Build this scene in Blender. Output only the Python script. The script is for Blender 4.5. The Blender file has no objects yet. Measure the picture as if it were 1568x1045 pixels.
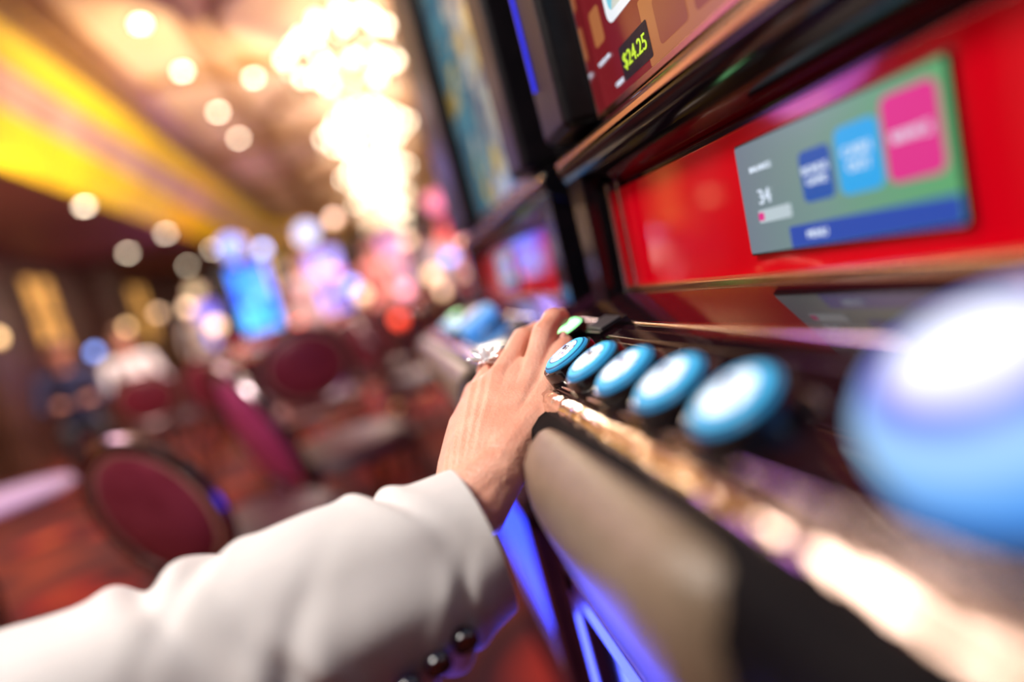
import bpy, bmesh, math, random
from mathutils import Vector, Matrix, noise
random.seed(4)
CZ=0.90            # camera height above the floor
scene=bpy.context.scene
try:
    scene.view_settings.view_transform='Standard'
except Exception: pass

# ---------------------------------------------------------------- materials
def mat(name,col,rough=.5,metal=0,emit=None,es=0,coat=0,sub=0,spec=None):
    m=bpy.data.materials.new(name); m.use_nodes=True
    b=m.node_tree.nodes['Principled BSDF']
    b.inputs['Base Color'].default_value=(*col,1)
    b.inputs['Roughness'].default_value=rough
    b.inputs['Metallic'].default_value=metal
    if emit:
        b.inputs['Emission Color'].default_value=(*emit,1); b.inputs['Emission Strength'].default_value=es
    if coat: b.inputs['Coat Weight'].default_value=coat; b.inputs['Coat Roughness'].default_value=.05
    if spec is not None: b.inputs['Specular IOR Level'].default_value=spec
    if sub:
        b.inputs['Subsurface Weight'].default_value=sub
        b.inputs['Subsurface Radius'].default_value=(1,.35,.2); b.inputs['Subsurface Scale'].default_value=.006
    return m
def N(m,t): return m.node_tree.nodes.new(t)
def L(m,a,b): m.node_tree.links.new(a,b)
def BS(m): return m.node_tree.nodes['Principled BSDF']
def ramp(m,stops,interp='LINEAR'):
    r=N(m,'ShaderNodeValToRGB'); r.color_ramp.interpolation=interp
    e=r.color_ramp.elements
    while len(e)<len(stops): e.new(.5)
    for i,(p,c) in enumerate(stops): e[i].position=p; e[i].color=(*c,1)
    return r
def noisy(name,c1,c2,scale,rough=.5,bump=0,detail=3,bscale=None,**k):
    m=mat(name,c1,rough,**k)
    tc=N(m,'ShaderNodeTexCoord'); n=N(m,'ShaderNodeTexNoise'); n.inputs['Scale'].default_value=scale; n.inputs['Detail'].default_value=detail
    L(m,tc.outputs['Object'],n.inputs['Vector'])
    r=ramp(m,[(.35,c1),(.65,c2)]); L(m,n.outputs['Fac'],r.inputs['Fac']); L(m,r.outputs['Color'],BS(m).inputs['Base Color'])
    if bump:
        n2=N(m,'ShaderNodeTexNoise'); n2.inputs['Scale'].default_value=bscale or scale*6; L(m,tc.outputs['Object'],n2.inputs['Vector'])
        b=N(m,'ShaderNodeBump'); b.inputs['Strength'].default_value=bump; b.inputs['Distance'].default_value=.002
        L(m,n2.outputs['Fac'],b.inputs['Height']); L(m,b.outputs['Normal'],BS(m).inputs['Normal'])
    return m
def screen_mat(name,cols,scale,es):
    m=mat(name,(0,0,0),.15)
    tc=N(m,'ShaderNodeTexCoord'); v=N(m,'ShaderNodeTexVoronoi'); v.inputs['Scale'].default_value=scale
    L(m,tc.outputs['Object'],v.inputs['Vector'])
    s=N(m,'ShaderNodeSeparateColor'); L(m,v.outputs['Color'],s.inputs['Color'])
    st=[(i/len(cols),c) for i,c in enumerate(cols)]
    r=ramp(m,st,'CONSTANT'); L(m,s.outputs['Red'],r.inputs['Fac'])
    L(m,r.outputs['Color'],BS(m).inputs['Emission Color']); BS(m).inputs['Emission Strength'].default_value=es
    return m

M_black=noisy('black_gloss_plastic',(.004,.004,.006),(.008,.006,.008),30,.10)
M_deck=noisy('deck_gloss',(.010,.004,.006),(.018,.005,.007),12,.05,spec=.5)  # reddish tint in the black deck stands in for the red panel's reflection
M_blacks=noisy('black_satin_plastic',(.004,.003,.005),(.007,.005,.007),60,.42,bump=.1,spec=.25)
M_support=noisy('black_rubber',(.003,.0025,.004),(.005,.004,.005),60,.7,bump=.1,spec=.08)
M_chrome=mat('chrome',(.80,.76,.76),.12,1)
M_bronze=mat('dark_bronze_frame',(.28,.22,.24),.22,1)
M_rail=noisy('chrome_rail_metal',(.60,.52,.46),(.98,.90,.82),40,.06,bump=.9,bscale=38,metal=1)
M_gold=mat('gold_trim',(.55,.33,.17),.25,1)
M_cab=noisy('cabinet_dark_purple',(.03,.006,.015),(.05,.012,.03),8,.25)
M_arm=noisy('armrest_taupe_vinyl',(.20,.145,.095),(.25,.18,.125),120,.34,bump=.35,bscale=600)
M_red=noisy('red_glass_panel',(.46,.0,.006),(.56,.0,.010),5,.08,emit=(.9,.0,.008),es=.15,coat=.9)
M_blue=mat('blue_led',(.0,.01,.3),.3,emit=(.012,.03,1),es=1.0)
M_belly=mat('belly_blue_glow',(.0,.01,.3),.2,emit=(.02,.05,1),es=3.8)
M_white=mat('screen_white',(0,0,0),.2,emit=(.85,.9,.95),es=1)
def em(name,c,s=1): return mat(name,(.0,.0,.0),.2,emit=c,es=s)
M_lcdbg=mat('lcd_green_grey',(0,0,0),.2)
m=M_lcdbg; tc=N(m,'ShaderNodeTexCoord'); sp=N(m,'ShaderNodeSeparateXYZ'); L(m,tc.outputs['Object'],sp.inputs['Vector'])
mr=N(m,'ShaderNodeMapRange'); mr.inputs['From Min'].default_value=.14; mr.inputs['From Max'].default_value=-.03; L(m,sp.outputs['Y'],mr.inputs['Value'])
r=ramp(m,[(0,(.18,.22,.28)),(.45,(.19,.32,.29)),(1,(.12,.44,.16))]); L(m,mr.outputs['Result'],r.inputs['Fac']); L(m,r.outputs['Color'],BS(m).inputs['Emission Color']); BS(m).inputs['Emission Strength'].default_value=.95
M_tileblue=em('tile_dark_blue',(.02,.10,.42),1); M_tilecy=em('tile_sky_blue',(.03,.40,.85),1); M_tilepk=em('tile_pink',(.75,.04,.27),1)
M_bar=em('lcd_blue_bar',(.03,.08,.42),1); M_txtw=em('text_white',(.75,.85,1),1); M_pale=em('lcd_pale',(.5,.6,.65),1)
M_lemon=em('text_lemon',(.60,.85,.05),1.0)
M_orange=em('screen_orange',(.50,.17,.06),.8); M_tilebr=em('tile_brown',(.26,.06,.03),1); M_sred=em('screen_red',(.18,.01,.015),1)
M_cyan=screen_mat('reel_screen_art',[(.10,.45,.60),(.2,.6,.75),(.05,.25,.5),(.6,.65,.6),(.5,.3,.1)],18,1)
M_reel2=screen_mat('reel_screen_colour',[(.04,.18,.26),(.10,.30,.38),(.50,.38,.10),(.05,.15,.25),(.45,.50,.45),(.08,.22,.28)],22,.75)
M_fblue=screen_mat('far_screen_blue',[(.01,.12,1),(.02,.22,1),(.0,.05,.6),(.08,.40,1)],6,3.2)
M_fpink=screen_mat('far_screen_pink',[(.9,.2,.4),(.9,.5,.65),(.6,.1,.6),(.95,.6,.4)],6,1.6)
M_fpur=screen_mat('far_screen_violet',[(.25,.1,.9),(.3,.3,1),(.2,.05,.6),(.1,.2,1)],6,2.2)
M_fred=screen_mat('far_screen_red',[(.9,.03,.06),(.9,.2,.10),(.6,.0,.15),(1,.6,.4)],6,1.8)
M_ink=mat('button_ink',(.02,.03,.12),.4)
M_darkcap=mat('dark_cap',(.05,.05,.06),.3)

def btn_mat(name,ring,inner,es):
    m=mat(name,(.005,.01,.02),.35,spec=.12)
    tc=N(m,'ShaderNodeTexCoord'); ln=N(m,'ShaderNodeVectorMath'); ln.operation='LENGTH'
    mp=N(m,'ShaderNodeMapping'); mp.inputs['Scale'].default_value=(1,1,0); L(m,tc.outputs['Object'],mp.inputs['Vector']); L(m,mp.outputs['Vector'],ln.inputs[0])
    mr=N(m,'ShaderNodeMapRange'); mr.inputs['From Max'].default_value=.0200; L(m,ln.outputs['Value'],mr.inputs['Value'])
    r=ramp(m,[(0,inner),(.56,inner),(.61,(.0,.04,.16)),(.66,ring),(.82,ring),(.86,(.0,.01,.04)),(.91,(.03,.30,.60)),(1,(.0,.005,.02))]); L(m,mr.outputs['Result'],r.inputs['Fac'])
    v=N(m,'ShaderNodeTexNoise'); v.inputs['Scale'].default_value=170; L(m,tc.outputs['Object'],v.inputs['Vector'])
    r2=ramp(m,[(.34,(.10,.10,.50)),(.40,(.95,.65,.35)),(.45,(1.5,1.5,1.5)),(.60,(1.5,1.6,1.7)),(.68,(.03,.35,.85))]); L(m,v.outputs['Fac'],r2.inputs['Fac'])
    r3=ramp(m,[(.56,(1,1,1)),(.61,(0,0,0))]); L(m,mr.outputs['Result'],r3.inputs['Fac'])
    mx=N(m,'ShaderNodeMix'); mx.data_type='RGBA'; L(m,r3.outputs['Color'],mx.inputs['Factor']); L(m,r.outputs['Color'],mx.inputs['A']); L(m,r2.outputs['Color'],mx.inputs['B'])
    L(m,mx.outputs['Result'],BS(m).inputs['Emission Color']); BS(m).inputs['Emission Strength'].default_value=es
    return m
M_btn=btn_mat('lit_button_cap',(.10,.60,1.0),(.6,.85,1),1.35)
M_spin=mat('spin_button_cap',(.01,.03,.10),.4,spec=.12)
m=M_spin; tc=N(m,'ShaderNodeTexCoord')
mp=N(m,'ShaderNodeMapping'); mp.inputs['Scale'].default_value=(1,1,0); L(m,tc.outputs['Object'],mp.inputs['Vector']); ln=N(m,'ShaderNodeVectorMath'); ln.operation='LENGTH'; L(m,mp.outputs['Vector'],ln.inputs[0])
mr=N(m,'ShaderNodeMapRange'); mr.inputs['From Max'].default_value=.0345; L(m,ln.outputs['Value'],mr.inputs['Value'])
r=ramp(m,[(0,(1.6,1.6,1.6)),(.50,(1.2,1.2,1.3)),(.57,(.50,.40,1)),(.64,(.08,.03,.60)),(.70,(.10,.15,.9)),(.78,(.28,.55,1)),(.90,(.50,.80,1.1)),(.97,(.30,.62,1)),(1,(.08,.35,1))]); L(m,mr.outputs['Result'],r.inputs['Fac']); L(m,r.outputs['Color'],BS(m).inputs['Emission Color']); BS(m).inputs['Emission Strength'].default_value=.95
M_green=mat('green_button_cap',(.1,.5,.2),.15,emit=(.35,1,.4),es=3)

M_skin=noisy('skin',(.84,.37,.255),(.91,.47,.34),45,.40,bump=.35,bscale=380,sub=.2)
M_nail=mat('nail',(.90,.48,.40),.18,coat=.6)
M_white_cloth=noisy('white_jacket_cloth',(.80,.77,.77),(.86,.83,.82),20,.85,bump=.3,bscale=900)
M_cuffbtn=mat('cuff_button_black',(.01,.012,.03),.12,coat=1)
M_silver=mat('ring_silver',(.95,.94,.95),.22,.55)
M_gem=mat('ring_gem',(.95,.95,1),.05,.2)

# ---------------------------------------------------------------- mesh helpers
def empty(name,loc=(0,0,0),rz=0,scale=1):
    o=bpy.data.objects.new(name,None); o.empty_display_size=.05; o.location=loc; o.rotation_euler=(0,0,rz); o.scale=(scale,)*3
    scene.collection.objects.link(o); return o
def fin(name,bm,mats,parent=None,bev=0,ang=35,seg=2,loc=None,rot=None):
    bmesh.ops.recalc_face_normals(bm,faces=bm.faces[:])
    me=bpy.data.meshes.new(name); bm.to_mesh(me); bm.free()
    for m in mats: me.materials.append(m)
    me.polygons.foreach_set('use_smooth',[True]*len(me.polygons))
    try: me.set_sharp_from_angle(angle=math.radians(ang))
    except Exception: pass
    o=bpy.data.objects.new(name,me); scene.collection.objects.link(o)
    if parent: o.parent=parent
    if loc is not None: o.location=loc
    if rot is not None: o.rotation_mode='QUATERNION'; o.rotation_quaternion=rot.to_quaternion()
    if bev:
        b=o.modifiers.new('bevel','BEVEL'); b.width=bev; b.segments=seg; b.limit_method='ANGLE'; b.angle_limit=math.radians(40); b.harden_normals=True
    return o
def box(bm,x0,x1,y0,y1,z0,z1,mi=0):
    vs=[bm.verts.new((x,y,z)) for x in(x0,x1) for y in(y0,y1) for z in(z0,z1)]
    for f in((0,1,3,2),(4,6,7,5),(0,4,5,1),(2,3,7,6),(0,2,6,4),(1,5,7,3)):
        bm.faces.new([vs[i] for i in f]).material_index=mi
def prism(bm,pts,y0,y1,mi=0):
    a=[bm.verts.new((x,y0,z)) for x,z in pts]; b=[bm.verts.new((x,y1,z)) for x,z in pts]; n=len(pts)
    for i in range(n):
        bm.faces.new((a[i],a[(i+1)%n],b[(i+1)%n],b[i])).material_index=mi
    bm.faces.new(a[::-1]).material_index=mi; bm.faces.new(b).material_index=mi
def align(d):
    return Vector((0,0,1)).rotation_difference(Vector(d).normalized()).to_matrix().to_4x4()
def tag(bm,geom,mi):
    fs=set()
    for v in geom:
        for f in v.link_faces: fs.add(f)
    for f in fs: f.material_index=mi
def cone(bm,p,q,r1,r2,seg=16,mi=0):
    p=Vector(p);q=Vector(q); M=Matrix.Translation((p+q)/2)@align(q-p)
    g=bmesh.ops.create_cone(bm,cap_ends=True,segments=seg,radius1=r1,radius2=r2,depth=(q-p).length,matrix=M); tag(bm,g['verts'],mi)
def ball(bm,c,s,mi=0,R=None,u=14,v=8):
    if not hasattr(s,'__len__'): s=(s,s,s)
    M=Matrix.Translation(c)@(R.to_4x4() if R else Matrix())@Matrix.Diagonal((*s,1))
    g=bmesh.ops.create_uvsphere(bm,u_segments=u,v_segments=v,radius=1,matrix=M); tag(bm,g['verts'],mi)
def torus(bm,c,R,r,mi=0,M=None,n=32,k=8,sx=1,sy=1):
    M=M or Matrix(); c=Vector(c); rows=[]
    for i in range(n):
        a=2*math.pi*i/n; row=[]
        for j in range(k):
            b=2*math.pi*j/k
            p=Vector(((R*sx+r*math.cos(b))*math.cos(a),(R*sy+r*math.cos(b))*math.sin(a),r*math.sin(b)))
            row.append(bm.verts.new(c+M.to_3x3()@p))
        rows.append(row)
    for i in range(n):
        for j in range(k):
            bm.faces.new((rows[i][j],rows[(i+1)%n][j],rows[(i+1)%n][(j+1)%k],rows[i][(j+1)%k])).material_index=mi
def lathe(bm,prof,seg=32,mi=0,mis=None):
    rows=[]
    for r,z in prof:
        rows.append([bm.verts.new((r*math.cos(2*math.pi*i/seg),r*math.sin(2*math.pi*i/seg),z)) for i in range(seg)] if r>1e-6 else [bm.verts.new((0,0,z))])
    for k in range(len(rows)-1):
        a,b=rows[k],rows[k+1]; m_=mis[k] if mis else mi
        for i in range(seg):
            j=(i+1)%seg
            if len(a)==1: f=bm.faces.new((a[0],b[j],b[i]))
            elif len(b)==1: f=bm.faces.new((a[i],a[j],b[0]))
            else: f=bm.faces.new((a[i],a[j],b[j],b[i]))
            f.material_index=m_
def rrect(bm,X,yc,zc,w,h,r,mi):  # rounded plate facing -X
    vs=[]
    for cx,cy,a0 in((w/2-r,h/2-r,0),(-w/2+r,h/2-r,90),(-w/2+r,-h/2+r,180),(w/2-r,-h/2+r,270)):
        for k in range(5):
            a=math.radians(a0+k*22.5); vs.append(bm.verts.new((X,yc-(cx+r*math.cos(a)),zc+cy+r*math.sin(a))))
    bm.faces.new(vs).material_index=mi
ROTX=Matrix(((0,0,-1),(-1,0,0),(0,1,0)))   # text facing -X
def text(name,body,loc,size,m,parent,R=ROTX,ext=.0003):
    c=bpy.data.curves.new(name,'FONT'); c.body=body; c.size=size; c.extrude=ext; c.align_x='CENTER'; c.align_y='CENTER'
    c.materials.append(m); o=bpy.data.objects.new(name,c); scene.collection.objects.link(o); o.parent=parent; o.location=loc
    o.rotation_mode='QUATERNION'; o.rotation_quaternion=R.to_quaternion(); return o
def blobs(name,chains,voxel,mats,parent,smooth=6,loc=None,sub=2):
    bm=bmesh.new()
    for ch in chains:
        for (p,ra),(q,rb) in zip(ch[:-1],ch[1:]):
            p=Vector(p);q=Vector(q); d=(q-p).length; n=max(1,int(d/(min(ra,rb)*.25)))
            for i in range(n+1):
                t=i/n; bmesh.ops.create_icosphere(bm,subdivisions=sub,radius=ra+(rb-ra)*t,matrix=Matrix.Translation(p.lerp(q,t)))
    o=fin(name,bm,mats,parent,loc=loc)
    r=o.modifiers.new('remesh','REMESH'); r.mode='VOXEL'; r.voxel_size=voxel; r.use_smooth_shade=True
    s=o.modifiers.new('smooth','SMOOTH'); s.factor=.6; s.iterations=smooth
    return o

# ---------------------------------------------------------------- slot machine
TILT=math.atan(.30)
def tiltR(extra=0):
    f=TILT+extra
    return Matrix(((0,math.cos(f),-math.sin(f)),(-1,0,0),(0,math.sin(f),math.cos(f))))
def surf(x): return .805+.30*(x-.089)

_b=bmesh.new(); lathe(_b,[(.0268,-.004),(.0270,.0005),(.0255,.0022),(.0238,.0020)],40,2)
lathe(_b,[(.0238,-.004),(.0230,.004),(.0222,.006),(.0220,.0170),(.0212,.0200),(.0192,.0203)],40,0)
lathe(_b,[(.0194,.0195),(.0188,.0216),(.0160,.0236),(.0080,.0249),(0,.0252)],40,1)
tmp=fin('button_mesh',_b,[M_black,M_btn,M_chrome]); BTN=tmp.data; bpy.data.objects.remove(tmp)
_b=bmesh.new(); lathe(_b,[(.0400,-.010),(.0400,-.002),(.0380,.002),(.0350,.004)],48,0)
lathe(_b,[(.0335,-.002),(.0345,.005),(.0345,.016),(.0325,.024),(.028,.029),(.017,.0325),(0,.0335)],48,1)
tmp=fin('spin_mesh',_b,[M_black,M_spin]); SPIN=tmp.data; bpy.data.objects.remove(tmp)
_b=bmesh.new(); lathe(_b,[(.020,-.002),(.020,.014),(.018,.016)],32,0); lathe(_b,[(.018,.015),(.015,.019),(0,.020)],32,1)
tmp=fin('green_mesh',_b,[M_black,M_green]); GRN=tmp.data; bpy.data.objects.remove(tmp)

def place(me,name,parent,x,y,extra=0,lift=0):
    o=bpy.data.objects.new(name,me); scene.collection.objects.link(o); o.parent=parent; R=tiltR(extra)
    o.location=Vector((x,y,surf(x)+lift)); o.rotation_mode='QUATERNION'; o.rotation_quaternion=R.to_quaternion(); return o

def slot_machine(loc,left=.31,reel=None,detail=True):
    e=empty('slot_machine',loc)
    bm=bmesh.new()
    box(bm,.12,.72,-.41,.41,0.03,.72); box(bm,.15,.70,-.39,.39,0,.03)
    prism(bm,[(.13,.70),(.095,.735),(.088,.80),(.092,.805),(.245,.852),(.72,.852),(.72,.70)],-.41,.41)
    fin('base_cabinet',bm,[M_cab],e,bev=.006)
    bm=bmesh.new(); prism(bm,[(.100,.8095),(.100,.8125),(.232,.852),(.236,.850)],-.395,.395,0)
    prism(bm,[(.158,.829),(.159,.8335),(.170,.8370),(.172,.834)],-.33,.36,0)
    prism(bm,[(.180,.836),(.181,.8385),(.184,.8394),(.186,.837)],-.33,.36,1)
    fin('button_deck',bm,[M_deck,M_chrome],e,bev=.0012)
    bm=bmesh.new(); prism(bm,[(.086,.800),(.0865,.8085),(.0895,.8120),(.0945,.8135),(.0985,.8120),(.0995,.805)],-.40,.40,0)
    prism(bm,[(.1025,.810),(.1028,.8142),(.1034,.8150),(.1040,.8147),(.1043,.812)],-.40,.40,1)
    fin('chrome_rail',bm,[M_rail,M_chrome],e,bev=.0018,seg=3)
    # padded armrest on a black support
    bm=bmesh.new()
    pr=[(.088,.795),(.074,.805),(.067,.8035),(.059,.798),(.0525,.788),(.050,.773),(.050,.760),(.054,.745),(.064,.735),(.079,.730),(.095,.730)]
    if detail:
        rings=[]
        ys=[-.080,-.074,-.060,-.040,.10,.125,.140,.150,.156]
        for y in ys:
            k=((y-.11)/.046) if y>.11 else (((-.042-y)/.040) if y<-.042 else 0)
            k=max(0,min(.98,k)); sc=math.sqrt(max(.04,1-k*k))
            rings.append([bm.verts.new((.082+(x-.082)*sc,y,.765+(z-.765)*(sc*.5+.5))) for x,z in pr])
        n=len(pr)
        for i in range(len(rings)-1):
            for j in range(n): bm.faces.new((rings[i][j],rings[i][(j+1)%n],rings[i+1][(j+1)%n],rings[i+1][j]))
        bm.faces.new(rings[0][::-1]); bm.faces.new(rings[-1])
    else: prism(bm,pr,-.40,.40)
    fin('armrest',bm,[M_arm],e,bev=.005,seg=4,ang=50)
    bm=bmesh.new(); prism(bm,[(.092,.803),(.080,.800),(.072,.795),(.066,.78),(.066,.758),(.072,.745),(.090,.738),(.12,.735)],-.41,.41)
    fin('armrest_support',bm,[M_support],e,bev=.003)
    # belly glow panel
    yb0,yb1=(-.31,.33)
    if not detail:
        bm=bmesh.new(); box(bm,.112,.122,yb0,yb1,.34,.57,0); fin('belly_light_panel',bm,[M_belly],e,bev=.004)
    else:
        bm=bmesh.new(); box(bm,.112,.122,yb0,yb1,.34,.57,0); fin('belly_door',bm,[M_black],e,bev=.004)
    bm=bmesh.new()
    for z0,z1 in((.31,.34),(.57,.60)): box(bm,.100,.125,-.36,.37,z0,z1)
    for y0,y1 in((-.36,-.31),(.33,.37)): box(bm,.100,.125,y0,y1,.31,.60)
    fin('belly_frame',bm,[M_cab],e,bev=.004)
    # mid body with red glass
    bm=bmesh.new()
    prism(bm,[(.246,.845),(.252,.957),(.235,.966),(.219,.975),(.2125,.988),(.215,.998),(.226,1.008),(.244,1.014),(.72,1.014),(.72,.845)],-.41,.41,0)
    fin('mid_body',bm,[M_black],e,bev=.002)
    bm=bmesh.new(); prism(bm,[(.2425,.856),(.2475,.952),(.252,.952),(.250,.856)],-.350,.350,0)
    fin('red_glass',bm,[M_red],e,bev=.001)
    bm=bmesh.new()
    for s in(-1,1):
        prism(bm,[(.230,.850),(.236,.960),(.246,.960),(.244,.850)],s*.352-.005,s*.352+.005,0)
        prism(bm,[(.236,.850),(.241,.960),(.246,.960),(.244,.850)],s*.334-.0025,s*.334+.0025,0)
        prism(bm,[(.215,.83),(.219,.99),(.26,.99),(.26,.83)],min(s*.362,s*.405),max(s*.362,s*.405),1)
    prism(bm,[(.234,.850),(.234,.857),(.246,.858),(.246,.850)],-.35,.35,2)
    prism(bm,[(.2110,.991),(.2115,.9965),(.2165,1.0015),(.218,.998)],-.405,.405,2)
    fin('panel_trim',bm,[M_chrome,M_black,M_gold],e,bev=.0015)
    # display head
    bm=bmesh.new(); box(bm,.243,.66,-.395,.395,1.014,1.95,0)
    box(bm,.20,.262,left+.004,.392,1.012,1.95,0); box(bm,.20,.262,-.392,-.314,1.012,1.95,0); box(bm,.20,.262,-.392,.392,1.87,1.96,0)
    fin('display_head',bm,[M_blacks],e,bev=.010,seg=3)
    if detail:
        bm=bmesh.new(); box(bm,.1975,.2005,.372,.3745,1.065,1.55,0)
        fin('blue_edge_light',bm,[M_blue],e)
    bm=bmesh.new(); box(bm,.236,.243,-.312,left+.003,1.014,1.020,0); box(bm,.230,.243,left,left+.004,1.014,1.86,1)
    fin('screen_trim',bm,[M_gold,M_chrome],e,bev=.001)
    bm=bmesh.new(); box(bm,.2395,.2435,-.312,left,1.02,1.87,0)
    if detail:
        rrect(bm,.2392,-.02,1.045,.46,.048,.002,1)
        for k in range(7): rrect(bm,.2389,.168-.052*k,1.045,.042,.032,.004,2)
        rrect(bm,.2389,.230,1.0405,.055,.027,.002,5)
        rrect(bm,.2391,0,1.425,.53,.70,.010,3); rrect(bm,.2388,0,1.425,.515,.685,.008,4)
        for k in range(8): rrect(bm,.2389,.288,1.085+.045*k,.022,.030,.004,1)
    else:
        rrect(bm,.2391,(left-.312)/2,1.44,left+.305,.83,.006,4)
    fin('main_screen',bm,[M_sred,M_orange,M_tilebr,M_white,reel or M_cyan,M_blacks],e)
    # lower LCD
    bm=bmesh.new(); ym=.2975-.2395; zm=.9055
    prism(bm,[(.2395,.8695),(.2435,.9415),(.2475,.9415),(.2465,.8695)],ym-.079,ym+.079,0)
    fin('lcd_bezel',bm,[M_black],e,bev=.0008)
    def XZ(z): return .2432-.0037+ (z-.8695)*(.004/.072)-.0004
    bm=bmesh.new()
    def plate(yc,zc,w,h,rr,mi,off):
        n0=len(bm.verts); rrect(bm,0,yc,zc,w,h,rr,mi); bm.verts.ensure_lookup_table()
        for v in bm.verts[n0:]: v.co.x=XZ(v.co.z)-off
    plate(ym,zm,.156,.069,.002,0,.0)
    plate(ym-.021,.8775,.113,.0125,.001,1,.0003)
    plate(.0640,.909,.025,.028,.004,2,.0003); plate(.0330,.911,.029,.034,.005,3,.0003); plate(.0005,.914,.031,.040,.005,4,.0003)
    plate(.105,.8935,.032,.008,.001,5,.0003); plate(.118,.8935,.006,.005,.001,4,.0006)
    fin('lcd_screen',bm,[M_lcdbg,M_bar,M_tileblue,M_tilecy,M_tilepk,M_pale],e)
    if detail:
        text('lcd_count_text','34',(XZ(.905)-.0006,.112,.905),.013,M_txtw,e)
        text('lcd_label_text','BALANCE',(XZ(.925)-.0006,.112,.923),.005,M_txtw,e)
        text('tile_text_bonus','BONUS\nGAME',(XZ(.909)-.0008,.064,.909),.0062,M_txtw,e)
        text('tile_text_cash','CASH\nOUT',(XZ(.911)-.0008,.033,.911),.0075,M_txtw,e)
        text('tile_text_service','SERVICE',(XZ(.914)-.0008,.0005,.914),.0062,M_txtw,e)
        text('bar_text','MENU',(XZ(.879)-.0008,.070,.8775),.006,M_txtw,e)
        text('credit_text','$24.25',(.2384,.230,1.0405),.0165,M_lemon,e)
        text('credit_label','CREDIT',(.2384,.267,1.030),.005,M_txtw,e)
        text('win_label','WINNER PAID',(.2384,.287,1.0560),.0042,M_txtw,e)
    for k,y in enumerate((-.027,.028,.083,.138,.193)):
        place(BTN,'play_button_%d'%(k+1),e,.1235,y,extra=.15,lift=-.001)
        if detail:
            R=tiltR(.15); nrm=R@Vector((0,0,1))
            text('button_text_%d'%(k+1),'BET\n%d'%(5-k),Vector((.1235,y,surf(.1235)-.001))+nrm*.0252,.0060,M_ink,e,R=R,ext=.0002)
    place(SPIN,'spin_button',e,.1450,-.1140,extra=.18,lift=.004)
    place(GRN,'green_button',e,.152,.298,extra=.05)
    bm=bmesh.new(); box(bm,-.022,.022,-.014,.014,0,.010,0); box(bm,-.018,.018,-.010,.010,.010,.0115,1)
    o=fin('collect_button',bm,[M_black,M_darkcap],e,bev=.002); o.location=(.172,.255,surf(.172)+.001)
    o.rotation_mode='QUATERNION'; o.rotation_quaternion=tiltR(0).to_quaternion()
    return e
sm1=slot_machine((0,.2395,0))
sm2=slot_machine((0,1.1255,0),left=.13,reel=M_reel2,detail=False)
# round lit topper signs for the far machines
tops=[]
for nm,c,s in(('blue',(.10,.28,1),2.6),('cream',(1,.70,.40),1.7),('pink',(1,.22,.40),2.0),('white',(.5,.6,1),2.2)):
    mm=mat('sign_'+nm,(.02,.02,.02),.3,emit=c,es=s)
    bm=bmesh.new(); R90=Matrix.Rotation(math.radians(90),3,'Y')
    cone(bm,(.20,0,2.13),(.26,0,2.13),.15,.15,32,0); torus(bm,(.20,0,2.13),.155,.02,1,R90,32,8); cone(bm,(.23,0,1.93),(.23,0,2.0),.05,.03,12,1)
    o=fin('topper',bm,[mm,M_gold]); tops.append(o.data); bpy.data.objects.remove(o)
def far_machine(x,y,rz,m,t):
    e=empty('slot_machine',(x,y,0),rz)
    for c in sm2.children:
        d=c.copy(); scene.collection.objects.link(d); d.parent=e
        if c.name.startswith('main_screen'):
            d.material_slots[4].link='OBJECT'; d.material_slots[4].material=m
        if c.name.startswith('belly_light'):
            d.material_slots[0].link='OBJECT'; d.material_slots[0].material=M_cab
    if t is not None:
        o=bpy.data.objects.new('topper_sign',tops[t]); scene.collection.objects.link(o); o.parent=e
for x,y,m,t in((-1.62,8.3,M_fblue,0),(-.72,8.7,M_fpur,3),(.18,8.7,M_fpink,1),(1.08,8.7,M_fred,2),(-3.4,13,M_fpur,1),(-2.5,13,M_fpink,3),(-1.6,13,M_fred,1),(2.0,8.7,M_fpur,0)):
    far_machine(x,y,math.pi/2,m,t)

# ---------------------------------------------------------------- the woman's arm (left hand, sleeve, ring)
woman=empty('woman',(0,0,0))
def V(x,y,z): return Vector((x,y,z+CZ))
W0=V(.028,.410,-.132)
mcp=[V(.093,.468,-.083),V(.073,.484,-.078),V(.053,.490,-.086),V(.033,.480,-.103)]
ac=(mcp[0]-mcp[3]).normalized()
fingers=[
 [mcp[0],V(.117,.492,-.054),V(.131,.506,-.046),V(.1415,.518,-.048)],
 [mcp[1],V(.103,.513,-.056),V(.121,.530,-.055),V(.132,.542,-.064)],
 [mcp[2],V(.079,.525,-.069),V(.097,.544,-.071),V(.107,.555,-.081)],
 [mcp[3],V(.052,.515,-.087),V(.065,.530,-.0855),V(.073,.541,-.090)]]
rad=[[.0124,.0107,.0095,.0076],[.0124,.0104,.0092,.0071],[.0118,.0097,.0086,.0067],[.0110,.0089,.0077,.0060]]
chains=[]
for f,r in zip(fingers,rad):
    mid=f[0].lerp(f[1],.55); chains.append([(f[0],r[0]),(mid,(r[0]+r[1])/2-.0009),(f[1],r[1]),(f[1].lerp(f[2],.5),r[2]-.0002),(f[2],r[2]+.0003),(f[3],r[3])])
wr=[W0+ac*t for t in(.016,.006,-.006,-.017)]
for w,k,r in zip(wr,mcp,(.0124,.0128,.0122,.0114)):
    chains.append([(w,.0185),(w.lerp(k,.4),.0170),(w.lerp(k,.75),.0140),(k,r)])
for i in range(3):
    w=(wr[i]+wr[i+1])/2; k=(mcp[i]+mcp[i+1])/2
    k2=k.lerp((fingers[i][1]+fingers[i+1][1])/2,.34)+Vector((0,0,-.003))
    chains.append([(w,.0185),(w.lerp(k,.5),.0165),(k+Vector((0,0,-.0006)),.0120),(k2,.0087)])
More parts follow.
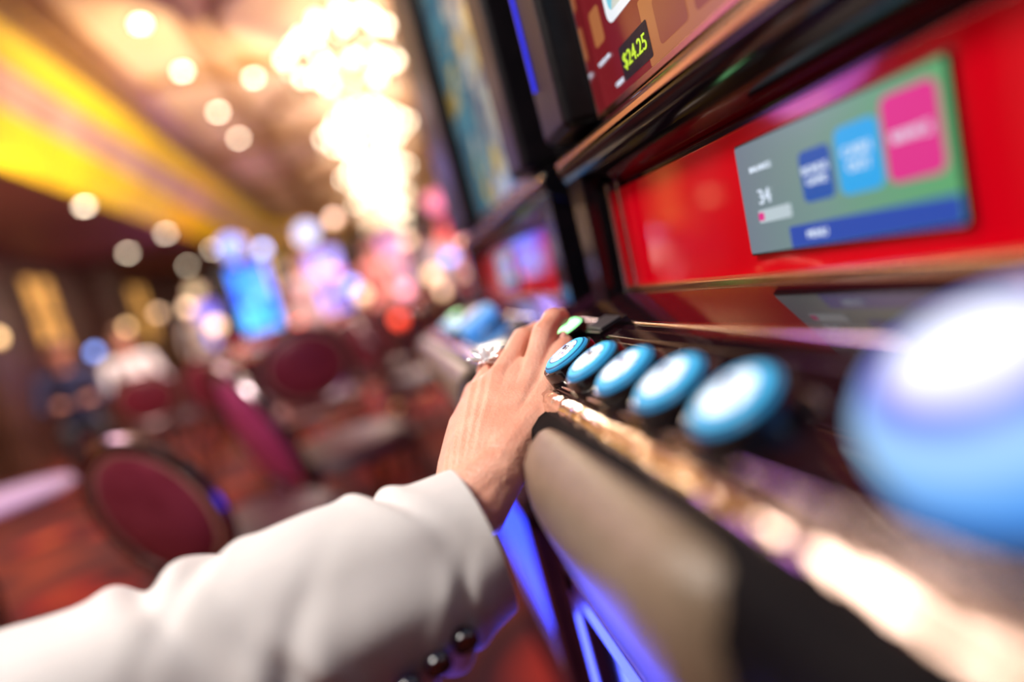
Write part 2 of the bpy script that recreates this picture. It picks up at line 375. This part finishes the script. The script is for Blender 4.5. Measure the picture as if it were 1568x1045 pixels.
# thumb + thenar
tb=[V(.052,.415,-.121),V(.085,.433,-.104),V(.113,.463,-.080),V(.1305,.489,-.0665)]
chains.append([(tb[0],.0190),(tb[1],.0160),(tb[1].lerp(tb[2],.55),.0112),(tb[2],.0112),(tb[2].lerp(tb[3],.6),.0103),(tb[3],.0080)])
chains.append([(tb[0],.0180),(tb[0].lerp(mcp[0],.6)+Vector((.006,-.004,-.006)),.0135),(mcp[0]+Vector((.0,-.008,-.008)),.0100)])
chains.append([(tb[1],.0150),(tb[1].lerp(mcp[0],.5)+Vector((0,0,-.004)),.0110),(mcp[0],.0105)])
chains.append([(tb[0],.0185),(V(.022,.398,-.143),.0200)])
# forearm
chains.append([(W0+ac*.010,.0205),(V(-.004,.398,-.146),.0230),(V(-.09,.380,-.155),.027),(V(-.22,.350,-.168),.033)])
chains.append([(W0-ac*.010,.0205),(V(-.018,.396,-.144),.0225)])
hand=blobs('left_hand',chains,.0012,[M_skin],woman,smooth=8)
def nail(name,a,b,r,side):
    d=(b-a).normalized(); n=(side.cross(d)).normalized()
    if n.dot(Vector((-.3,-.6,.7)))<0: n=-n
    s=n.cross(d).normalized()
    R=Matrix((s,d,n)).transposed()
    bm=bmesh.new(); ball(bm,b+d*(r*.25)+n*(r*.62),(r*.74,r*1.05,r*.42),0,R,20,12); return fin(name,bm,[M_nail],woman)
nail('nail_index',fingers[0][2],fingers[0][3],.0080,ac)
nail('nail_middle',fingers[1][2],fingers[1][3],.0075,ac)
nail('nail_ring_finger',fingers[2][2],fingers[2][3],.0070,ac)
nail('nail_little',fingers[3][2],fingers[3][3],.0064,ac)
nail('nail_thumb',tb[2],tb[3],.0084,Vector((.5,-.5,.3)))
# jewelled ring on the ring finger
a,b=fingers[2][0],fingers[2][1]; c=a.lerp(b,.66); d=(b-a).normalized(); up=(Vector((-.25,-.45,1))-d*d.dot(Vector((-.25,-.45,1)))).normalized(); s=d.cross(up)
RM=Matrix((s,up,d)).transposed()
bm=bmesh.new()
for o_ in(-.002,.002): torus(bm,c+d*o_,.0116,.0014,0,RM,40,8)
top=c+up*.0132
for k,(l,w,ang) in enumerate(((.017,.0050,25),(.017,.0050,155),(.015,.0048,-20),(.015,.0048,200),(.012,.0044,70),(.012,.0044,-70),(.012,.0044,115))):
    aa=math.radians(ang); dirv=(s*math.cos(aa)+d*math.sin(aa)+up*.30).normalized(); pr=up.cross(dirv).normalized(); nn=dirv.cross(pr)
    R=Matrix((dirv,pr,nn)).transposed(); ball(bm,top+dirv*l*.50,(l*.58,w*.6,.0015),0,R,12,8)
ball(bm,top+up*.0032,(.0050,.0050,.0036),1,RM,8,5)
fin('jewelled_ring',bm,[M_silver,M_gem],woman)

# sleeve
path=[(V(.018,.392,-.160),.0480,.049),(V(-.004,.388,-.162),.0510,.052),(V(-.04,.381,-.165),.0555,.057),(V(-.10,.371,-.168),.060,.061),(V(-.17,.360,-.171),.063,.063),(V(-.25,.345,-.173),.066,.066),
      (V(-.33,.30,-.165),.068,.068),(V(-.39,.21,-.13),.070,.070),(V(-.43,.10,-.06),.074,.074),(V(-.46,.0,.03),.080,.080),(V(-.48,-.08,.10),.075,.08)]
pts=[]
K=18
for i in range(len(path)-1):
    p0=path[max(i-1,0)];p1=path[i];p2=path[i+1];p3=path[min(i+2,len(path)-1)]
    for k in range(K):
        t=k/K
        def cr(a,b,c_,d_): return .5*((2*b)+(c_-a)*t+(2*a-5*b+4*c_-d_)*t*t+(3*b-a-3*c_+d_)*t**3)
        pts.append((cr(p0[0],p1[0],p2[0],p3[0]),cr(p0[1],p1[1],p2[1],p3[1]),cr(p0[2],p1[2],p2[2],p3[2])))
# individual creases: position along sleeve, slant, centre angle, angular extent, depth, width
CR=[(.040,.012,-1.9,1.1,-.0055,.0050),(.060,-.020,.9,1.3,-.0075,.0060),(.078,.030,-1.4,1.5,-.0115,.0065),(.098,-.022,-2.2,1.1,-.0100,.006),(.118,.026,.2,1.6,-.0090,.007),(.135,-.030,-1.2,1.2,-.0120,.0075),
    (.165,.035,-2.0,1.3,-.0105,.008),(.185,-.020,1.3,1.2,-.0075,.008),(.205,.030,-.8,1.4,-.0100,.008),(.240,-.035,-1.8,1.4,-.0115,.010),(.285,.03,.8,1.5,-.0090,.010),(.32,.02,-1.5,1.5,-.011,.010),(.40,-.02,-1,1.6,-.010,.012)]
bm=bmesh.new(); rows=[]; SEG=120; acc=0
for i,(p,rh,rv) in enumerate(pts):
    q=pts[min(i+1,len(pts)-1)][0]; o_=pts[max(i-1,0)][0]; t=(q-o_).normalized(); acc+= (p-pts[max(i-1,0)][0]).length
    sd=t.cross(Vector((0,0,1))).normalized(); u=sd.cross(t).normalized(); row=[]
    for j in range(SEG):
        an=2*math.pi*j/SEG; w=0
        for c0,sl_,ca,ex,dp,wd in CR:
            da=(an-ca+math.pi)%(2*math.pi)-math.pi
            g=math.exp(-(da/ex)**2*1.3); dd=(acc-c0-sl_*da-.004*math.sin(3*da))/wd
            w+=dp*g*(math.exp(-dd*dd)-.55*math.exp(-((dd-2.0)**2)*.7)-.45*math.exp(-((dd+2.0)**2)*.7))
        w*=min(1,max(0,(acc-.008)/.03))
        w+=.007*noise.noise(Vector((acc*11,1.3*math.cos(an),1.3*math.sin(an))))*min(1,acc/.03)
        row.append(bm.verts.new(p+sd*math.cos(an)*(rh+w)+u*math.sin(an)*(rv+w)))
    rows.append(row)
for i in range(len(rows)-1):
    for j in range(SEG): bm.faces.new((rows[i][j],rows[i][(j+1)%SEG],rows[i+1][(j+1)%SEG],rows[i+1][j]))
bm.faces.new(rows[-1])
sl=fin('jacket_sleeve',bm,[M_white_cloth],woman,ang=80)
so=sl.modifiers.new('solid','SOLIDIFY'); so.thickness=.0035; so.offset=-1
sb=sl.modifiers.new('sub','SUBSURF'); sb.levels=1; sb.render_levels=1
for k,(x,y,z) in enumerate(((-.008,.3345,-.188),(-.025,.3280,-.1915),(-.042,.3215,-.195))):
    bm=bmesh.new(); lathe(bm,[(0,-.003),(.0070,-.003),(.0078,0),(.0080,.0015),(.0074,.0034),(.0055,.0030),(0,.0026)],28,0)
    fin('cuff_button_%d'%(k+1),bm,[M_cuffbtn],woman,loc=V(x,y,z),rot=align(Vector((.12,-.90,-.42))).to_3x3())

# ---------------------------------------------------------------- room
M_ceil=noisy('ceiling_cream',(.82,.57,.39),(.66,.42,.26),1.2,.7)
M_yel=noisy('cove_yellow_paint',(.90,.60,.0),(.82,.51,.0),1.5,.6)
M_mauve=noisy('moulding_mauve_cream',(.44,.23,.20),(.56,.33,.29),2,.6)
M_brown=noisy('moulding_gold_brown',(.22,.10,.035),(.38,.19,.06),10,.4)
M_soff=noisy('soffit_maroon',(.20,.055,.045),(.25,.08,.06),1.5,.6)
M_wall=noisy('wall_dark_wood',(.070,.028,.018),(.12,.048,.03),3,.4)
M_carp=mat('carpet',(.3,.05,.02),.95)
m=M_carp; tc=N(m,'ShaderNodeTexCoord'); v=N(m,'ShaderNodeTexVoronoi'); v.inputs['Scale'].default_value=1.7; L(m,tc.outputs['Object'],v.inputs['Vector'])
r=ramp(m,[(0,(.75,.18,.02)),(.2,(.36,.02,.012)),(.42,(.035,.005,.010)),(.7,(.24,.035,.012))]); L(m,v.outputs['Distance'],r.inputs['Fac']); L(m,r.outputs['Color'],BS(m).inputs['Base Color'])
def quad(name,pts,m,parent=None):
    bm=bmesh.new(); bm.faces.new([bm.verts.new(p) for p in pts]); me=bpy.data.meshes.new(name); bm.to_mesh(me); bm.free(); me.materials.append(m)
    o=bpy.data.objects.new(name,me); scene.collection.objects.link(o); return o
XL,XR,YF,YB=-5.2,4.5,-3,30
quad('floor',[(XL,YF,0),(XR,YF,0),(XR,YB,0),(XL,YB,0)],M_carp)
quad('ceiling',[(-2.2,YF,3.9),(-2.2,17.5,3.9),(2.2,YB,3.9),(XR,YB,3.9),(XR,YF,3.9)],M_ceil)
quad('ceiling_soffit',[(XL,YF,3.05),(XL,YB,3.05),(1.4,YB,3.05),(-2.95,17.7,3.05),(-2.95,YF,3.05)],M_soff)
quad('wall_left',[(XL,YF,0),(XL,YB,0),(XL,YB,3.05),(XL,YF,3.05)],M_wall)
quad('wall_right',[(XR,YF,0),(XR,YB,0),(XR,YB,3.9),(XR,YF,3.9)],M_wall)
quad('wall_back',[(XL,YB,0),(XR,YB,0),(XR,YB,3.9),(XL,YB,3.9)],M_wall)
quad('wall_front',[(XL,YF,0),(XR,YF,0),(XR,YF,3.9),(XL,YF,3.9)],M_wall)
# cornice swept along the recess edge
prof=[(-.40,3.90,3),(-.40,3.83,3),(-.30,3.82,3),(-.28,3.86,3),(-.16,3.86,3),(-.14,3.81,3),(0,3.85,3),(.02,3.80,0),(.20,3.63,0),(.23,3.645,1),(.27,3.56,1),(.33,3.53,1),(.37,3.44,1),(.42,3.42,1),(.43,3.38,0),(.60,3.20,0),(.75,3.02,0),(.78,3.02,2),(.78,3.06,2)]
stations=[(Vector((-2.2,YF)),Vector((-1,0))),(Vector((-2.2,17.5)),Vector((-.985,.17))),(Vector((2.2,YB)),Vector((-.943,.332)))]
bm=bmesh.new(); rows=[[bm.verts.new((p.x+n.x*o_,p.y+n.y*o_,z)) for o_,z,_ in prof] for p,n in stations]
for i in range(2):
    for j in range(len(prof)-1):
        bm.faces.new((rows[i][j],rows[i][j+1],rows[i+1][j+1],rows[i+1][j])).material_index=prof[j][2]
fin('trim_1',bm,[M_yel,M_mauve,M_soff,M_brown],ang=20)
bm=bmesh.new()
for y in range(-2,30,3):
    box(bm,-1.9,4.4,y-.06+.6,y+.06+.6,3.82,3.91)
for x in(-1.0,1.8): box(bm,x-.06,x+.06,-2.9,29.9,3.83,3.91)
for y in(3.7,6.7,9.7,12.7,15.7,18.7,21.7):
    torus(bm,(.4,y,3.87),1.2,.06,0,None,40,6)
fin('trim_2',bm,[M_brown],ang=30)
M_amber=noisy('amber_glass_panel',(.9,.5,.1),(.6,.25,.03),4,.4,emit=(1,.50,.12),es=.8)
M_bulb=mat('warm_bulb',(1,.9,.7),.4,emit=(1,.83,.60),es=13)
M_down=mat('downlight_glow',(1,.9,.7),.4,emit=(1,.84,.62),es=16)
M_sc=mat('sconce_bulb',(1,.8,.5),.4,emit=(1,.62,.28),es=6)
for i,y in enumerate((3.1,7.2,11.3,15.4,19.5,23.6)):
    bm=bmesh.new(); x0=XL+.003; box(bm,x0,x0+.05,y-.42,y+.42,1.55,2.75,0)
    for dy in(-.45,0,.45): box(bm,x0,x0+.09,y+dy-.035,y+dy+.035,1.5,2.8,1)
    for z in(1.5,2.15,2.78): box(bm,x0,x0+.09,y-.48,y+.48,z-.03,z+.03,1)
    fin('amber_panel_%d'%(i+1),bm,[M_amber,M_wall],bev=.008)  # lit amber panels with mullions on the wall, no window openings
    e=empty('pilaster',(XL+.01,y+2.05,0)); bm=bmesh.new(); box(bm,0,.28,-.3,.3,.25,2.8); box(bm,0,.36,-.38,.38,0,.25); box(bm,0,.36,-.38,.38,2.8,3.03); box(bm,.28,.31,-.2,.2,.4,2.65)
    fin('shaft',bm,[M_wall],e,bev=.012)
    bm=bmesh.new()
    cone(bm,(.35,0,1.65),(.35,0,1.73),.02,.05,16,0); torus(bm,(.37,0,1.75),.055,.008,0,None,20,6); ball(bm,(.37,0,1.80),(.05,.05,.07),1); cone(bm,(.31,0,1.67),(.37,0,1.69),.012,.012,8,0)
    fin('sconce',bm,[M_gold,M_sc],e)
bm=bmesh.new(); box(bm,XL+.002,XL+.04,YF+.01,YB-.01,0,.18); fin('baseboard_left',bm,[M_wall],bev=.005)

M_cryst=mat('crystal',(.95,.88,.75),.08,.0,emit=(1,.8,.5),es=.6)  # glow put into the drops in place of bulb light passing through
def downlight(x,y,z,k=1):
    bm=bmesh.new(); cone(bm,(x,y,z-.001),(x,y,z-.02),.09,.085,24,0); cone(bm,(x,y,z-.018),(x,y,z-.035),.05*k,.05*k,20,1)
    fin('downlight',bm,[M_gold,M_down])
for y in(2.8,5.7,8.6,11.5,14.4,17.3,20.2): downlight(-3.12,y,3.05)
for y in(12.5,16): downlight(-4.1,y,3.05)
for x,y in((-1.36,6.25),(-1.35,7.40),(-1.34,8.83),(-1.36,10.1),(-.71,7.94),(-1.35,4.9)): downlight(x,y,3.9,.85)
# chandeliers
bm=bmesh.new()
cone(bm,(0,0,3.9),(0,0,3.84),.16,.10,24,0); cone(bm,(0,0,3.86),(0,0,3.2),.018,.018,10,0)
for R_,z,nb in((.26,3.70,6),(.44,3.55,10),(.64,3.38,14),(.36,3.20,8)):
    torus(bm,(0,0,z),R_,.022,0,None,40,6)
    for k in range(nb):
        a=2*math.pi*k/nb+z; x,y=R_*math.cos(a),R_*math.sin(a)
        cone(bm,(x,y,z),(x,y,z+.05),.012,.018,8,0); ball(bm,(x,y,z+.08),(.034,.034,.042),1,None,10,6)
        a2=a+math.pi/nb
        for q in range(3):
            ball(bm,(R_*math.cos(a2),R_*math.sin(a2),z-.045-.05*q),(.014,.014,.024),2,None,6,4)
    for k in range(6):
        a=2*math.pi*k/6; cone(bm,(0,0,z+.08),(R_*math.cos(a),R_*math.sin(a),z),.010,.010,6,0)
ball(bm,(0,0,3.12),(.07,.07,.09),0)
ch=fin('chandelier',bm,[M_gold,M_bulb,M_cryst]); ch.location=(.36,6.7,0)
for x,y in((.46,9.7),(.56,12.7),(.66,15.7),(.76,18.7),(.85,21.7)):
    o=ch.copy(); o.location=(x,y,0); scene.collection.objects.link(o)
def plight(name,loc,p,col,r=.3):
    l=bpy.data.lights.new(name,'POINT'); l.energy=p; l.color=col; l.shadow_soft_size=r; o=bpy.data.objects.new(name,l); o.location=loc; scene.collection.objects.link(o)
for y in(6.7,9.7,12.7,15.7,18.7): plight('chandelier_light',(.42+.025*(y-6.7),y,3.0),85,(1,.82,.60),.4)
def alight(name,loc,target,p,col,size):
    l=bpy.data.lights.new(name,'AREA'); l.energy=p; l.color=col; l.size=size; o=bpy.data.objects.new(name,l); o.location=loc
    o.rotation_euler=(Vector(target)-Vector(loc)).to_track_quat('-Z','Y').to_euler(); scene.collection.objects.link(o)
alight('ceiling_lamp_light',(-1.1,.1,2.7),(0,.45,.8),62,(1,.92,.85),.45)
alight('hall_fill_light',(-2.0,3.0,3.0),(-1.5,3.2,0),70,(1,.75,.65),1.5)  # unseen fill light over the chairs, no fixture modelled
alight('hall_fill_light',(-2.4,6.0,2.95),(-2.8,6.8,0),80,(1,.82,.75),1.0)  # unseen fill added to brighten the seated men
alight('cornice_fill_light',(-1.0,7,2.6),(-2.9,8.5,3.5),85,(1,.85,.5),2.5)  # hidden area light added in mid-air to brighten the yellow cornice
alight('cornice_fill_light',(-1.2,3,2.6),(-2.9,3.8,3.5),30,(1,.85,.5),2.0)  # second hidden fill, for the nearer stretch of cornice
alight('hall_fill_light',(0,7.0,2.9),(-.3,7.6,0),85,(1,.72,.80),1.2)  # unseen pinkish fill added to lift the middle of the hall
alight('sleeve_blue_fill',(-.02,.62,.42),(-.15,.35,.75),2.8,(.06,.09,1),.25)  # unseen blue lamp added to tint the underside of the sleeve
plight('violet_light',(-1.1,2.0,1.5),6,(.6,.2,1),.2)
plight('violet_light',(-.6,8.0,2.4),30,(.35,.30,1),.2)  # unseen lamp added for violet colour over the far machines
plight('violet_light',(-2.4,11.5,2.2),40,(.6,.25,1),.2)  # another added violet source, for the rear row

# ---------------------------------------------------------------- furniture
M_up=noisy('maroon_upholstery',(.20,.022,.045),(.28,.04,.075),14,.36)
M_up2=noisy('plum_upholstery',(.46,.04,.16),(.55,.07,.22),14,.35)
M_upd=noisy('dark_seat_upholstery',(.05,.01,.02),(.08,.015,.03),14,.5)
M_pip=mat('piping_pale',(.6,.35,.28),.4); M_legs=mat('chair_leg_metal',(.35,.25,.18),.25,1)
def chair(x,y,rz,up,sc=1,tall=1,zc=.64,lean=80,seatm=None):
    e=empty('dining_chair',(x,y,0),rz,sc)
    bm=bmesh.new()
    ball(bm,(0,0,.44),(.235,.225,.055),0,None,28,12); torus(bm,(0,0,.425),.225,.014,1,None,40,8)
    fin('seat',bm,[seatm or up,M_upd if seatm else M_pip],e)
    Rb=Matrix.Rotation(math.radians(lean),3,'X')
    bm=bmesh.new(); c=Vector((0,.235,zc))
    ball(bm,c,(.175,.155*tall,.036),0,Rb,32,12)
    torus(bm,c,.165,.010,1,Rb,48,8,1.04,.92*tall)
    fin('back_cushion',bm,[up,M_pip],e)
    bm=bmesh.new(); torus(bm,c,.19,.017,0,Rb,48,10,1.04,.92*tall)
    for k in range(30):
        a=2*math.pi*k/30; ball(bm,c+Rb@Vector((.198*math.cos(a),.176*tall*math.sin(a),.016)),.006,0,None,6,4)
    fin('back_frame',bm,[M_bronze],e)
    bm=bmesh.new()
    for sx in(-1,1):
        cone(bm,(sx*.17,-.15,.41),(sx*.20,-.20,0),.018,.012,10); cone(bm,(sx*.15,.17,.42),(sx*.18,.26,0),.018,.012,10)
        cone(bm,(sx*.13,.17,.42),(sx*.12,.215,zc-.12*tall),.014,.012,10)
        cone(bm,(sx*.19,-.18,.18),(sx*.17,.22,.18),.008,.008,8)
    fin('legs',bm,[M_legs],e)
    return e
chair(-.475,1.70,math.radians(146),M_up,.98,1.08,.60,76,M_upd)
chair(-.26,2.22,math.radians(120),M_up2,1.06,1.45,.56,74,M_upd)
chair(-.48,3.45,math.radians(190),M_up,1.12)
chair(.12,3.3,math.radians(100),M_up,1.1,seatm=M_upd)
chair(-1.0,4.3,math.radians(150),M_up,1.1,seatm=M_upd)
chair(-.15,4.4,math.radians(170),M_up,1.1,seatm=M_upd)
chair(-.80,5.2,math.radians(200),M_up,1.1)
chair(-1.85,5.2,math.radians(190),M_up,1.1,seatm=M_upd)
M_tab=mat('table_top_cloth',(.55,.42,.70),.5); M_wood=noisy('table_wood',(.10,.03,.015),(.18,.06,.03),6,.3)  # table top is white; violet light is mixed into its colour
def table(x,y,r,h,m):
    e=empty('round_table',(x,y,0))
    bm=bmesh.new(); lathe(bm,[(0,h-.03),(r-.02,h-.03),(r,h-.015),(r-.01,h),(0,h)],40,0); fin('top',bm,[m],e)
    bm=bmesh.new(); lathe(bm,[(0,0),(.26,0),(.26,.02),(.08,.05),(.045,.12),(.05,h*.5),(.04,h*.8),(.12,h-.03),(0,h-.03)],28,0); fin('pedestal',bm,[M_wood],e)
table(-1.58,2.42,.36,.60,M_tab); table(-3.75,5.7,.40,.72,M_wood)
# gaming table with rail
e=empty('gaming_table',(-1.25,6.6,0))
bm=bmesh.new(); g=[(math.cos(math.radians(a))*.72,math.sin(math.radians(a))*.58) for a in range(180,361,12)]
def slab(bm,g,z0,z1,mi):
    a=[bm.verts.new((x,y,z0)) for x,y in g]; b=[bm.verts.new((x,y,z1)) for x,y in g]; n=len(g)
    for i in range(n): bm.faces.new((a[i],a[(i+1)%n],b[(i+1)%n],b[i])).material_index=mi
    bm.faces.new(a[::-1]).material_index=mi; bm.faces.new(b).material_index=mi
slab(bm,[(x*1.08,y*1.1) for x,y in g],.70,.78,1); slab(bm,g,.78,.79,0); fin('felt_top',bm,[mat('red_felt',(.6,.02,.03),.9),M_wood],e,bev=.01)
bm=bmesh.new()
for sx in(-.42,.42): cone(bm,(sx,-.22,.70),(sx,-.22,.06),.10,.14,20); cone(bm,(sx,-.22,.06),(sx,-.22,0),.20,.22,20)
fin('pedestals',bm,[M_wood],e,bev=.006)
M_lampw=mat('lamp_globe',(.9,.8,.7),.5,emit=(1,.62,.36),es=3.8)
M_lampr=mat('lamp_globe_red',(.9,.2,.1),.5,emit=(1,.06,.03),es=4)
M_lampb=mat('lamp_globe_blue',(.4,.5,.9),.5,emit=(.18,.35,1),es=5)
M_lampp=mat('lamp_globe_pink',(.9,.5,.6),.5,emit=(1,.30,.45),es=3.6)
def post_lamp(x,y,h,m,r=.055):
    e=empty('globe_lamp_post',(x,y,0)); bm=bmesh.new()
    lathe(bm,[(0,0),(.12,0),(.12,.02),(.03,.05),(.018,.1),(.018,h-.1),(.05,h-.06),(0,h-.05)],20,0); fin('post',bm,[M_gold],e)
    bm=bmesh.new(); ball(bm,(0,0,h),r,0,None,20,12); torus(bm,(0,0,h-r*.7),r*.75,.008,1,None,20,6); fin('globe',bm,[m,M_gold],e)
for x,y,h,m in((-2.25,8.2,1.5,M_lampw),(-2.3,9.6,1.25,M_lampw),(-1.33,5.45,1.10,M_lampw),(-.75,5.75,.92,M_lampr),(-.15,5.6,1.05,M_lampw),(.25,6.4,1.0,M_lampp),(.75,6.2,1.2,M_lampb),
      (-.25,6.6,1.2,M_lampb),(.45,5.2,1.05,M_lampw),(-3.3,10.5,1.7,M_lampw),(-3.7,9.0,1.3,M_lampb),(1.05,6.9,1.35,M_lampp),(-2.6,11.2,1.9,M_lampp),(-1.15,7.7,1.9,M_lampb),(-.27,7.4,2.0,M_lampw),
      (-1.95,9.2,.95,M_lampp),(-.45,7.9,1.45,M_lampp),(.45,7.2,1.55,M_lampw),(-2.1,7.6,.8,M_lampb),(.1,6.0,.75,M_lampr),(.62,6.7,.9,M_lampw)):
    post_lamp(x,y,h,m)

# ---------------------------------------------------------------- people in the hall
def person(name,x,y,rz,shirt,trous,hair,pose='sit',long=False,seat=None):
    e=empty(name,(x,y,0),rz)
    ms=mat(name+'_top',shirt,.8); mt=mat(name+'_trousers',trous,.8); mh=mat(name+'_hair',hair,.6)
    if pose=='sit':
        P=Vector((0,0,.60)); ch_=Vector((0,-.06,.92)); nk=Vector((0,-.08,1.10)); hd=Vector((0,-.12,1.24))
        legs=[[((s*.10,-.02,.57),.095),((s*.12,-.42,.54),.065),((s*.12,-.40,.12),.042)] for s in(-1,1)]
        feet=[[((s*.12,-.38,.05),.045),((s*.13,-.56,.035),.032)] for s in(-1,1)]
        arms=[[((s*.18,-.06,1.02),.055),((s*.24,-.16,.78),.042),((s*.12,-.40,.80),.030)] for s in(-1,1)]
        hands=[((s*.12,-.40,.80),(s*.07,-.49,.80)) for s in(-1,1)]
    else:
        P=Vector((0,0,.95)); ch_=Vector((0,0,1.28)); nk=Vector((0,0,1.47)); hd=Vector((0,-.02,1.62))
        legs=[[((s*.09,0,.90),.090),((s*.10,-.02,.50),.060),((s*.11,.02,.10),.042)] for s in(-1,1)]
        feet=[[((s*.11,.02,.05),.045),((s*.13,-.16,.035),.032)] for s in(-1,1)]
        arms=[[((s*.18,0,1.39),.055),((s*.24,.02,1.12),.042),((s*.20,-.18,.98),.030)] for s in(-1,1)]
        hands=[((s*.20,-.18,.98),(s*.17,-.27,.96)) for s in(-1,1)]
    torso=[[(P,.14),(P.lerp(ch_,.5),.125),(ch_,.13),(nk+Vector((0,0,-.07)),.07)],[(arms[0][0][0],.06),(ch_+Vector((0,0,.08)),.08),(arms[1][0][0],.06)]]
    torso+= [[(P+Vector((-.06,0,0)),.12),(P+Vector((.06,0,0)),.12)]]
    blobs('shirt',torso+arms,.018,[ms],e,4,sub=1); blobs('trousers',[[(P,.13),(l[0][0],l[0][1])]+l for l in legs],.018,[mt],e,4,sub=1)
    blobs('shoes',feet,.014,[M_blacks],e,2,sub=1)
    hc=[]
    for a,b in hands:
        a=Vector(a);b=Vector(b); d=(b-a); sd=d.cross(Vector((0,0,1))).normalized()
        hc.append([(a,.028),(a.lerp(b,.6),.030)])
        for k in range(4): hc.append([(a.lerp(b,.5)+sd*(-.03+.02*k),.011),(b+sd*(-.036+.024*k)+d*(.5-.12*abs(k-1.5)),.008)])
        hc.append([(a.lerp(b,.2),.014),(a.lerp(b,.8)+sd*.055,.009)])
    blobs('hands',hc,.006,[M_skin],e,2,sub=1)
    blobs('head',[[(nk+Vector((0,0,-.06)),.055),(nk,.050),(hd+Vector((0,0,-.02)),.06)],[(hd+Vector((0,.012,.02)),.086),(hd+Vector((0,-.022,-.055)),.055),(hd+Vector((0,-.05,-.082)),.030)],
       [(hd+Vector((0,-.085,.01)),.011),(hd+Vector((0,-.108,-.022)),.014)],[(hd+Vector((-.088,.01,-.005)),.014),(hd+Vector((-.084,.012,-.03)),.012)],[(hd+Vector((.088,.01,-.005)),.014),(hd+Vector((.084,.012,-.03)),.012)]],.008,[M_skin],e,3,sub=1)
    bm=bmesh.new()
    for s in(-1,1): ball(bm,hd+Vector((s*.032,-.078,.008)),(.013,.008,.008),0); ball(bm,hd+Vector((s*.033,-.082,.030)),(.018,.006,.004),1)
    ball(bm,hd+Vector((0,-.086,-.058)),(.024,.008,.007),2)
    fin('face',bm,[mat(name+'_eye',(.05,.03,.02),.2),mh,mat(name+'_lip',(.5,.15,.13),.5)],e)
    h=[[(hd+Vector((0,.03,.045)),.092),(hd+Vector((0,-.02,.065)),.076)],[(hd+Vector((0,.045,0)),.085),(hd+Vector((0,.05,-.05)),.06)]]
    if long: h+=[[(hd+Vector((s*.06,.04,0)),.045),(hd+Vector((s*.07,.05,-.20)),.04)] for s in(-1,1)]
    blobs('hair',h,.012,[mh],e,3,sub=1)
    if seat:   # the stool they sit on
        bm=bmesh.new(); lathe(bm,[(0,0),(.20,0),(.20,.02),(.04,.05),(.03,.40),(.17,.41),(.20,.43),(.19,.462),(0,.47)],28,0,[1,1,1,1,1,0,0,0]); fin('stool',bm,[seat,M_bronze],e)
    return e
person('man',-2.72,5.95,math.radians(25),(.03,.04,.12),(.03,.03,.04),(.14,.07,.04),seat=M_up)
person('man_in_white_shirt',-2.52,6.75,math.radians(20),(.92,.88,.92),(.03,.03,.04),(.16,.08,.05),seat=M_up)
person('waiter',-2.75,10.2,math.radians(10),(.85,.80,.85),(.03,.03,.05),(.05,.03,.02),'stand')
person('woman_guest',.05,7.75,math.radians(10),(.80,.30,.25),(.05,.04,.06),(.12,.05,.02),'stand',True)
person('man_guest',.80,7.6,math.radians(-150),(.7,.62,.66),(.03,.03,.05),(.04,.02,.02),'stand')
person('man_dealer',-.75,7.3,0,(.8,.60,.62),(.02,.02,.02),(.05,.03,.02),'stand')

# ---------------------------------------------------------------- world & camera
w=bpy.data.worlds.new('world'); scene.world=w; w.use_nodes=True
w.node_tree.nodes['Background'].inputs['Color'].default_value=(.30,.18,.14,1); w.node_tree.nodes['Background'].inputs['Strength'].default_value=.4
cam=bpy.data.cameras.new('camera'); cam.lens=22; cam.sensor_width=36; cam.clip_start=.02; cam.clip_end=100
co=bpy.data.objects.new('camera',cam); scene.collection.objects.link(co)
Yc=Vector((-200,53,-978)).normalized()
th=math.radians(15); s_,c_=math.sin(th),math.cos(th)
Zc=Vector((-s_,c_,(200*s_+53*c_)/978)).normalized(); Xc=Yc.cross(Zc)
co.matrix_world=Matrix.Translation((0,0,CZ))@Matrix((Xc,Yc,Zc)).to_4x4()
cam.dof.use_dof=True; cam.dof.focus_distance=.455; cam.dof.aperture_fstop=1.05
scene.camera=co
